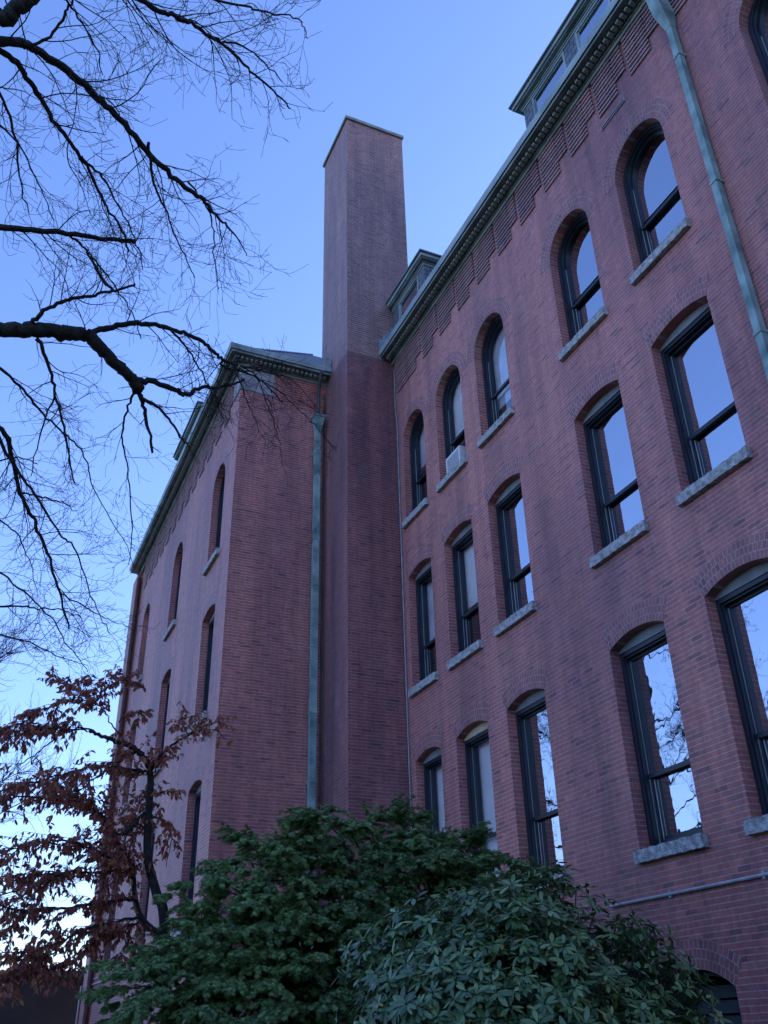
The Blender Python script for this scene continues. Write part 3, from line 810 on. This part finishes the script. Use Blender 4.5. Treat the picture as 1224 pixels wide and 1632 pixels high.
limb(tk, cr, rng, [(55,-10),(120,-30),(190,-15),(225,2),(262,20),(300,35),(335,58),(375,88),(405,118),(440,150),(465,175)], 7.9, 8.6, .030, .006, .85, 2, .10)
limb(tk, cr, rng, [(325,52),(352,65),(385,72),(420,98),(450,130)], 8.3, 8.5, .012, .005, .6, 2, .10)
limb(tk, cr, rng, [(190,-15),(260,-25),(320,-8),(380,8),(430,20),(475,30),(490,60)], 8.0, 8.5, .016, .004, .8, 2, .10)
limb(tk, cr, rng, [(80,-20),(120,20),(150,70),(165,120)], 7.9, 8.2, .012, .004, .8, 2, .10)
limb(tk, cr, rng, [(50,75),(90,45),(110,10),(120,-10)], 8.0, 8.0, .012, .008, .8, 2, .12)
limb(tk, cr, rng, [(-10,130),(20,200),(30,280),(45,340)], 8.2, 8.6, .015, .005, .8, 2, .12)
limb(tk, cr, rng, [(-10,190),(30,230),(60,290),(85,350)], 8.4, 8.8, .010, .004, .8, 2, .12)
# lower limbs
root_limb(4.2, (-12, 668), 9.2, .032)
limb(tk, cr, rng, [(-12,668),(12,700),(33,785),(55,830),(75,880),(95,945),(110,1000)], 9.2, 9.8, .028, .009, .9, 2, .12)
limb(tk, cr, rng, [(-12,678),(25,745),(60,795),(95,850),(122,880),(150,960),(175,1010)], 9.2, 9.8, .018, .004, .8, 2, .12)
limb(tk, cr, rng, [(-12,575),(30,615),(65,655),(100,690),(132,722),(150,780),(190,850),(215,905)], 9.1, 9.7, .016, .003, .7, 2, .12)
limb(tk, cr, rng, [(33,785),(60,790),(95,800),(120,815)], 9.4, 9.6, .009, .004, .6, 2, .12)
limb(tk, cr, rng, [(-10,735),(30,730),(60,740)], 9.3, 9.5, .010, .004, .6, 2, .13)
limb(tk, cr, rng, [(-12,968),(25,966),(60,970),(98,972),(130,985)], 9.6, 9.9, .012, .004, .7, 2, .08)
limb(tk, cr, rng, [(-12,905),(30,935),(80,985),(110,1030),(140,1070)], 9.6, 10.0, .011, .004, .7, 2, .08)
limb(tk, cr, rng, [(95,945),(130,965),(165,985),(205,1000)], 9.8, 10.0, .008, .003, .6, 2, .08)
limb(tk, cr, rng, [(-12,1010),(40,1020),(90,1045),(140,1060)], 9.8, 10.1, .010, .003, .6, 2, .08)
limb(tk, cr, rng, [(-12,820),(25,850),(50,900),(60,950)], 9.5, 9.8, .010, .003, .6, 2, .09)
bt = tag(empty('bare_tree', (TX, TY, GZ)), 'big leafless tree whose dark limbs reach in from the upper left', 'tree')
tk.build('trunk', M['bark'], bt, True); cr.build('crown', M['twig'], bt)
reparent_local(bt)

# --- further bare trees
def far_tree(x, y, h, seed, spread, label, lim=None, nl=16):
    rng = random.Random(seed); tk, cr = MB(), MB()
    tp = catmull([(x, y, GZ), (x+.1, y, GZ + h*.2), (x-.1, y+.1, GZ + h*.5), (x+.1, y-.1, GZ + h*.8), (x, y, GZ + h)], 5)
    tk.tube(tp, [.28 * (1 - .9 * i / (len(tp)-1)) for i in range(len(tp))], 10)
    for i in range(nl):
        f = .25 + .72 * i / nl; z = GZ + h * f; a = rng.uniform(0, 6.283)
        Ld = spread * (1.15 - .7 * f) * rng.uniform(.8, 1.2); dr = Vector((math.cos(a), math.sin(a), .45))
        P = [Vector((x, y, z))]
        for s in range(8): dr = (dr + Vector((0,0,.03)) + rvec(rng)*.12).normalized(); P.append(P[-1] + dr * Ld / 8)
        tk.tube(P, [.045 * (1 - f*.5) * (1 - .85 * s / 8) for s in range(9)], 6)
        for s in range(2, 9):
            for _ in range(11):
                nd = ((P[s] - P[s-1]).normalized() + rvec(rng) * .9).normalized()
                twig(cr, rng, P[s], nd, rng.uniform(.7, 1.5), .008, 1, Vector((0,0,.05)))
    o = tag(empty('bare_tree', (x, y, GZ)), label, 'tree')
    tk.build('trunk', M['bark'], o, True); cr.build('crown', M['twig'], o); reparent_local(o)
far_tree(-1.2, 25.0, 12.5, 5, 4.2, 'smaller leafless tree far off in the lower left behind the red leaves')
far_tree(-6.3, 26.5, 18.0, 9, 6.5, 'tall leafless tree beyond the left edge, its branches mirrored in the lower windows', nl=30)

# ------------------------------------------------------------------ leaves
def leaves_mesh(name, mat, parent, tmpl_v, tmpl_f, pos, ax, up, size, rnd, smooth=False):
    """instances the leaf template into one mesh; ax = leaf direction, up = leaf normal (arrays n x 3)"""
    tv = np.array(tmpl_v, float); n = len(pos); k = len(tv)
    ax = ax / np.linalg.norm(ax, axis=1, keepdims=True)
    sd_ = np.cross(up, ax); sd_ /= (np.linalg.norm(sd_, axis=1, keepdims=True) + 1e-9); up2 = np.cross(ax, sd_)
    V = pos[:,None,:] + size[:,None,None] * (tv[None,:,0:1]*ax[:,None,:] + tv[None,:,1:2]*sd_[:,None,:] + tv[None,:,2:3]*up2[:,None,:])
    V = V.reshape(-1, 3)
    nf = len(tmpl_f); ls = [len(f) for f in tmpl_f]; flat = np.array([i for f in tmpl_f for i in f])
    loops = (flat[None,:] + (np.arange(n)*k)[:,None]).reshape(-1)
    tot = np.tile(np.array(ls), n); start = np.concatenate([[0], np.cumsum(tot)[:-1]])
    me = bpy.data.meshes.new(name); me.vertices.add(len(V)); me.vertices.foreach_set('co', V.astype(np.float32).ravel())
    me.loops.add(len(loops)); me.loops.foreach_set('vertex_index', loops.astype(np.int32))
    me.polygons.add(n*nf); me.polygons.foreach_set('loop_start', start.astype(np.int32)); me.polygons.foreach_set('loop_total', tot.astype(np.int32))
    me.update(calc_edges=True)
    a = me.attributes.new('rnd', 'FLOAT', 'POINT'); a.data.foreach_set('value', np.repeat(rnd, k).astype(np.float32))
    if smooth: me.polygons.foreach_set('use_smooth', [True]*len(me.polygons))
    me.materials.append(mat)
    return link(name, me, parent)

# --- unseen evergreens added to shade the lower walls; they also show in the glass
def evergreen(seed, h):
    rng = random.Random(seed); nr = np.random.default_rng(seed)
    o = empty('added_evergreen', (0, 0, 0)); tk = MB(); P_, A_ = [], []
    tk.tube([(0,0,0),(0,0,h*.5),(0,0,h)], [.28,.17,.03], 8)
    z = 1.0
    while z < h:
        rad = (1 - z/h) ** .75 * h * .30 + .2; nb = 9
        for b_ in range(nb):
            a = rng.uniform(0, 6.283); r_ = rad * rng.uniform(.75, 1.1)
            e_ = Vector((math.cos(a)*r_, math.sin(a)*r_, -.18*r_)); tk.tube([(0,0,z), (e_.x*.5, e_.y*.5, z + e_.z*.3), (e_.x, e_.y, z + e_.z)], [.04,.025,.01], 4, cap=False)
            for s_ in range(34):
                f = rng.random() ** .6
                P_.append((e_.x*f + rng.gauss(0,.12), e_.y*f + rng.gauss(0,.12), z + e_.z*f*f + rng.gauss(0,.10))); A_.append((math.cos(a)+rng.uniform(-.8,.8), math.sin(a)+rng.uniform(-.8,.8), rng.uniform(-.7,.2)))
        z += .32
    tk.build('trunk', M['bark'], o); n = len(P_)
    leaves_mesh('crown', M['leaf_rhodo'], o, [(0,0,0),(.5,.22,0),(1,0,-.1),(.5,-.22,0)], [(0,1,2,3)], np.array(P_), np.array(A_), nr.normal(size=(n,3)), nr.uniform(.3,.5,n), nr.uniform(0,.5,n))
    return o
ev0 = evergreen(3, 10.5)
ev_spots = [(-13,-6,'unseen evergreen added for shade across the lawn, nearest behind the viewer'),(-14.5,-1,'unseen evergreen added for shade across the lawn, second in its row'),(-13.2,4,'unseen evergreen added for shade across the lawn, third in its row'),
            (-15,9.5,'unseen evergreen added for shade across the lawn, farthest along its row'),
            (-7,-14,'unseen evergreen added for shade behind the viewer, leftmost of three'),(-.5,-15,'unseen evergreen added for shade behind the viewer, middle of three'),(4.6,-12.5,'unseen evergreen added for shade behind the viewer, nearest the brick wall')]
for i, (x, y, lb) in enumerate(ev_spots):
    if i == 0: o = ev0
    else:
        o = ev0.copy(); C.objects.link(o)
        for ch in ev0.children:
            c_ = ch.copy(); C.objects.link(c_); c_.parent = o
    o.location = (x, y, GZ); o.rotation_euler.z = i * 1.3; sc_ = (1, .93, 1.06, .9, 1.02, .97, 1.0, .9)[i]; o.scale = (sc_*1.1, sc_*1.1, sc_)
    tag(o, lb, 'tree', 'unseen evergreens added for shade')

# --- small tree with red-brown autumn leaves, lower left
rng = random.Random(21); nr = np.random.default_rng(21)
tk = MB(); LP, LA, LU, LS, LR = [], [], [], [], []
RD = 12.0
rt = tag(empty('red_leaved_tree', tuple(at(285,1560,RD).xy) + (GZ,)), 'small tree with drooping red brown autumn leaves in the lower left', 'tree')
def rl(px, w0, w1, dens, D0=RD, D1=RD, spread=.45, tone=.35, start=0.0):
    dens *= 1.9
    n = len(px)
    P = catmull([at(x, y, D0 + (D1-D0)*i/(n-1)) for i, (x, y) in enumerate(px)], 6)
    P = [p + rvec(rng)*.012 for p in P]; k = len(P)
    tk.tube(P, [w0 + (w1-w0)*i/(k-1) for i in range(k)], 7)
    tot = sum((P[i]-P[i-1]).length for i in range(1, k))
    for _ in range(int(dens * tot)):
        i = rng.randrange(max(1, int(k*start)), k); dr = (P[i]-P[i-1]).normalized()
        hz = Vector((rng.uniform(-1,1), rng.uniform(-1,1), rng.uniform(-.15,.35)))
        nd = (dr*.6 + hz).normalized(); Lt = spread * rng.uniform(.35, 1.1)
        q = P[i].copy(); pts = [q.copy()]
        ns = 6
        for s in range(ns):
            nd = (nd + rvec(rng)*.2 + Vector((0,0,-.05))).normalized(); q = q + nd*Lt/ns; pts.append(q.copy())
            if s >= 1:
                for _k in range(2 if s < ns-1 else 4):
                    d = (nd*.5 + Vector((rng.uniform(-.7,.7), rng.uniform(-.7,.7), rng.uniform(-1.25,-.35)))).normalized()
                    LP.append(q + rvec(rng)*.015); LA.append(d); LU.append(rvec(rng)); LS.append(rng.uniform(.042,.095)); LR.append(min(1, max(0, rng.gauss(tone,.2))))
        tk.tube(pts, [.005 - .0005*s for s in range(len(pts))], 3, cap=False)
# stems
g0 = at(285,1560,RD); g0 = Vector((g0.x, g0.y, GZ)); b1 = at(262,1470,RD)
tk.tube(catmull([g0, (g0+b1)/2 + Vector((.05,0,0)), b1, at(250,1425,RD), at(236,1370,RD), at(236,1310,RD), at(240,1250,RD), at(238,1222,RD)], 5), [.07 - .034*i/35 for i in range(36)], 9)
tk.tube(catmull([at(268,1500,RD), at(230,1470,RD+.1), at(217,1440,RD+.1), at(213,1400,RD+.1), at(212,1370,RD)], 5), [.045 - .02*i/20 for i in range(21)], 7)
rl([(238,1222),(225,1203),(205,1188),(180,1180),(160,1172),(140,1165)], .045, .015, 4, RD, RD-.3, .35)
rl([(200,1187),(190,1170),(175,1152),(172,1140)], .012, .006, 2)
rl([(160,1172),(130,1160),(90,1175),(60,1200),(30,1220)], .012, .006, 3, RD-.2, RD-.4, .3)
rl([(172,1140),(150,1120),(110,1118),(70,1130),(40,1150),(0,1165)], .010, .005, 22, RD, RD-.5, .34)
rl([(150,1120),(165,1100),(190,1085),(207,1080)], .009, .004, 22, RD, RD+.3, .3)
rl([(150,1122),(120,1095),(95,1080)], .009, .004, 22, RD, RD+.3, .3)
rl([(190,1150),(210,1135),(232,1140)], .007, .004, 14, RD, RD, .2)
rl([(140,1165),(90,1160),(50,1165),(0,1180)], .010, .005, 18, RD, RD-.6, .3)
rl([(238,1235),(255,1205),(285,1180),(320,1160),(345,1150)], .022, .006, 9, RD, RD-.4, .3, .45)
rl([(300,1172),(290,1150),(310,1140)], .008, .004, 16, RD-.2, RD-.2, .25, .4)
rl([(320,1160),(345,1165),(370,1188)], .006, .003, 7, RD-.3, RD-.5, .22, .6)
rl([(240,1240),(255,1215),(265,1190)], .012, .005, 10, RD, RD, .22, .4)
rl([(240,1270),(262,1262),(285,1262)], .008, .004, 9, RD, RD-.2, .2, .6)
rl([(238,1300),(262,1310),(275,1330),(265,1380)], .008, .004, 11, RD, RD-.1, .28, .4)
rl([(236,1230),(200,1225),(150,1222),(110,1232),(60,1245),(0,1262)], .016, .006, 16, RD, RD-.6, .38)
rl([(215,1200),(190,1215),(150,1240),(120,1262),(90,1250),(40,1245)], .012, .005, 18, RD, RD+.5, .4)
rl([(236,1290),(190,1330),(160,1300),(130,1280),(90,1275),(30,1270),(-10,1280)], .022, .006, 20, RD, RD-.4, .42)
rl([(212,1390),(195,1350),(165,1312),(140,1290),(100,1262)], .022, .007, 20, RD, RD+.3, .42)
rl([(212,1390),(180,1370),(140,1350),(100,1340),(50,1345),(0,1360)], .018, .006, 26, RD, RD-.5, .42)
rl([(213,1400),(190,1385),(150,1392),(100,1390),(40,1400),(-10,1405)], .016, .006, 26, RD, RD+.4, .42)
rl([(215,1432),(180,1436),(140,1442),(90,1448),(40,1452),(-10,1440)], .024, .008, 22, RD, RD-.3, .40)
rl([(222,1462),(180,1470),(130,1482),(100,1500),(60,1512),(0,1520)], .020, .006, 26, RD, RD-.2, .42)
rl([(222,1470),(190,1480),(150,1500),(120,1530),(90,1540)], .014, .005, 26, RD, RD+.3, .38)
rl([(180,1470),(200,1500),(190,1525)], .010, .004, 24, RD, RD, .3)
rl([(40,1512),(20,1545),(0,1570),(-20,1590)], .010, .005, 26, RD-.2, RD-.8, .3, .62)
rl([(90,1515),(50,1545),(20,1555)], .010, .005, 26, RD-.2, RD-.5, .3, .3)
rl([(100,1390),(60,1420),(20,1480)], .010, .005, 26, RD, RD-.4, .42)
rl([(190,1380),(200,1340),(215,1300),(222,1270)], .010, .004, 20, RD, RD+.3, .32)
tk.build('trunk', M['bark'], rt, True)
# leaf: pointed oval, folded along the midrib and curled
lv = [(0,0,0),(.3,.2,.05),(.35,0,-.02),(.3,-.2,.05),(.68,.17,.02),(.7,0,-.08),(.68,-.17,.02),(1,0,-.18)]
lf = [(0,2,1),(0,3,2),(1,2,5,4),(2,3,6,5),(4,5,7),(5,6,7)]
leaves_mesh('crown', M['leaf_red'], rt, lv, lf, np.array(LP), np.array(LA), np.array(LU), np.array(LS), np.array(LR))
reparent_local(rt)

# --- fine-leaved green shrub (feathery sprays in layers)
def envelope(px_top, px):
    """upper outline of a crown in the picture: list of (x,y)"""
    xs = [a for a, b_ in px_top]; ys = [b_ for a, b_ in px_top]; return float(np.interp(px, xs, ys))
rng = random.Random(31); nr = np.random.default_rng(31)
gs = tag(empty('green_shrub', (4.1, 10.8, GZ)), 'tall feathery green shrub in layered sprays at the foot of the chimney', 'shrub')
tk = MB(); pos, ax, up, sz, rn = [], [], [], [], []
# crown lobes: centre and radii, in metres
lobes = [((2.75,10.6,.05),(1.1,1.1,1.15)), ((3.55,10.9,1.0),(1.15,1.1,1.1)), ((4.75,11.0,1.38),(1.3,1.1,1.15)), ((5.55,10.7,1.05),(1.15,1.2,1.1)), ((4.2,10.3,-.1),(1.9,1.2,1.4)), ((2.3,10.7,-.9),(.9,1.0,.8)), ((5.6,10.2,-.1),(1.0,1.1,1.2))]
stem_base = Vector((4.1, 10.8, GZ))
def spray(p, out, scale, tone):
    """a flat fan of fine leaves drooping at its tip"""
    out = Vector((out.x, out.y, out.z*.35 + .05)).normalized(); side = out.cross(Vector((0,0,1))).normalized()
    nb = 6
    for b_ in range(nb):
        an = (b_ / (nb-1) - .5) * 2.1
        d = (out*math.cos(an) + side*math.sin(an)).normalized(); q = p.copy(); Lb = scale*rng.uniform(.6,1.0)*(1 - .35*abs(an))
        pts = [q.copy()]
        for s in range(6):
            d = (d + Vector((0,0,-.13)) + rvec(rng)*.10).normalized(); q = q + d*Lb/6; pts.append(q.copy())
            for _ in range(6):
                sd2 = rng.choice((-1,1))
                la = (d*.7 + d.cross(Vector((0,0,1)))*sd2*rng.uniform(.3,1.0) + Vector((0,0,rng.uniform(-.6,.05)))).normalized()
                pos.append(q + rvec(rng)*.02); ax.append(la); up.append(Vector((0,0,1)) + rvec(rng)*.55); sz.append(rng.uniform(.032,.056)); rn.append(min(1,max(0,rng.gauss(tone,.17))))
        tk.tube(pts, .003, 3, cap=False)
for (c, r_) in lobes:
    nS = int(330 * (r_[0]*r_[2]))
    for i in range(nS):
        v = rvec(rng)
        if v.y > .45: continue
        f = (rng.uniform(.45, 1.0) if rng.random() < .4 else rng.uniform(.86, 1.04)) * (1 + .10*math.sin(5*v.x + 7*v.z + c[0]))
        p = Vector((c[0] + v.x*r_[0]*f, c[1] + v.y*r_[1]*f, c[2] + v.z*r_[2]*f))
        if p.z < GZ + .3: continue
        spray(p, v, rng.uniform(.26,.46), .30 + .3*v.z*.5 + .12*rng.random() + (.12 if p.x < 3.6 and v.z > .2 else 0))  # sprays facing up get paler leaves, highlights painted into their tone
        if rng.random() < .08:
            cc = Vector(c); tk.tube(catmull([stem_base + Vector((rng.uniform(-.2,.2), rng.uniform(-.2,.2), 0)), (stem_base + cc)/2 + rvec(rng)*.2, cc + (p-cc)*.4, p], 4), [.025 - .0016*i_ for i_ in range(13)], 5)
tk.build('branches', M['bark'], gs)
# cut leaf: five narrow lobes
lv = [(0,0,0)]; lf = []
for a, l_ in ((-75,.55),(-38,.85),(0,1.0),(38,.85),(75,.55)):
    a = R(a); ca, sa = math.cos(a), math.sin(a); w_ = .11; o = len(lv)
    lv += [(l_*.5*ca - w_*sa, l_*.5*sa + w_*ca, .02), (l_*ca, l_*sa, -.10), (l_*.5*ca + w_*sa, l_*.5*sa - w_*ca, .02)]
    lf += [(0, o+2, o+1, o)]
A = lambda L_: np.array([tuple(v) for v in L_])
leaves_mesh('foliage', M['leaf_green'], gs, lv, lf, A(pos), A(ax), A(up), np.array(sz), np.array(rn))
reparent_local(gs)

# --- broad-leaved evergreen bush in front
rng = random.Random(41)
c = Vector((3.36, 5.50, -.52)); rr_ = Vector((1.20, 1.1, 1.36))
rh = tag(empty('evergreen_bush', (c.x, c.y, GZ)), 'rounded evergreen bush with whorls of long leathery leaves, nearest the viewer', 'shrub')
pos, ax, up, sz, rn = [], [], [], [], []; tk = MB(); bd = MB()
def whorl(p, out, scale, tone):
    out = out.normalized(); a = out.orthogonal().normalized(); b_ = out.cross(a); n = rng.randint(7, 10); ph = rng.random()*6
    for i in range(n):
        an = ph + 2*math.pi*i/n + rng.uniform(-.2,.2); rad = a*math.cos(an) + b_*math.sin(an)
        el = rng.uniform(-.1,.8)
        d = (rad + out*el + Vector((0,0,-.35)) + rvec(rng)*.28).normalized()
        pos.append(p + rad*.008); ax.append(d); up.append((out + rvec(rng)*.35)); sz.append(scale*rng.uniform(.75,1.15)); rn.append(1.0 if rng.random() < .008 else min(.85,max(0,rng.gauss(tone - .05,.17))))
    if rng.random() < .2:
        bd.tube([p, p + out*.012, p + out*.028, p + out*.04], [.003,.0055,.005,.001], 5)
for i in range(6500):
    v = rvec(rng)
    if v.z < -.55 or v.y > .6: continue
    if math.sin(7.3*v.x + 2.1*v.y + .7) * math.sin(8.7*v.z + 3*v.x) + .5*math.sin(15*v.x - 11*v.z) > .95: continue
    bump_ = 1 + .09*math.sin(4.1*v.x + 1.3) * math.cos(5.3*v.z) + .07*math.sin(9*v.x + 6*v.y)
    f = rng.choice((1.0, .98, .93, .86, .76)) * bump_ * rng.uniform(.97, 1.03)
    p = Vector((c.x + v.x*rr_.x*f, c.y + v.y*rr_.y*f, c.z + v.z*rr_.z*f))
    out = Vector((v.x, v.y, v.z*.7 + .55)) + rvec(rng)*.3
    whorl(p, out, rng.uniform(.058,.088), .42)
    if rng.random() < .6:
        if i % 4 == 0: tk.tube([p, p - out.normalized()*.12, c + (p-c)*.55, c + Vector((0,0,-.9))], [.004,.005,.009,.02], 4, cap=False)
tk.build('branches', M['bark'], rh); tag(bd.build('buds', M['bud'], rh), kind='stuff')
lv, lf = [], []
prof_ = [(0,.02),(.12,.06),(.35,.155),(.6,.175),(.82,.12),(1.0,.012)]
for i, (x_, w_) in enumerate(prof_):
    zz = -.16*x_*x_
    lv += [(x_, w_, zz - .018), (x_, 0, zz + .0 - .03*0), (x_, -w_, zz - .018)]
    lv[-2] = (x_, 0, zz - .04)
for i in range(len(prof_)-1):
    o = i*3; lf += [(o, o+1, o+4, o+3), (o+1, o+2, o+5, o+4)]
leaves_mesh('foliage', M['leaf_rhodo'], rh, lv, lf, A(pos), A(ax), A(up), np.array(sz), np.array(rn), smooth=True)
reparent_local(rh)

S.render.resolution_x = 768; S.render.resolution_y = 1024
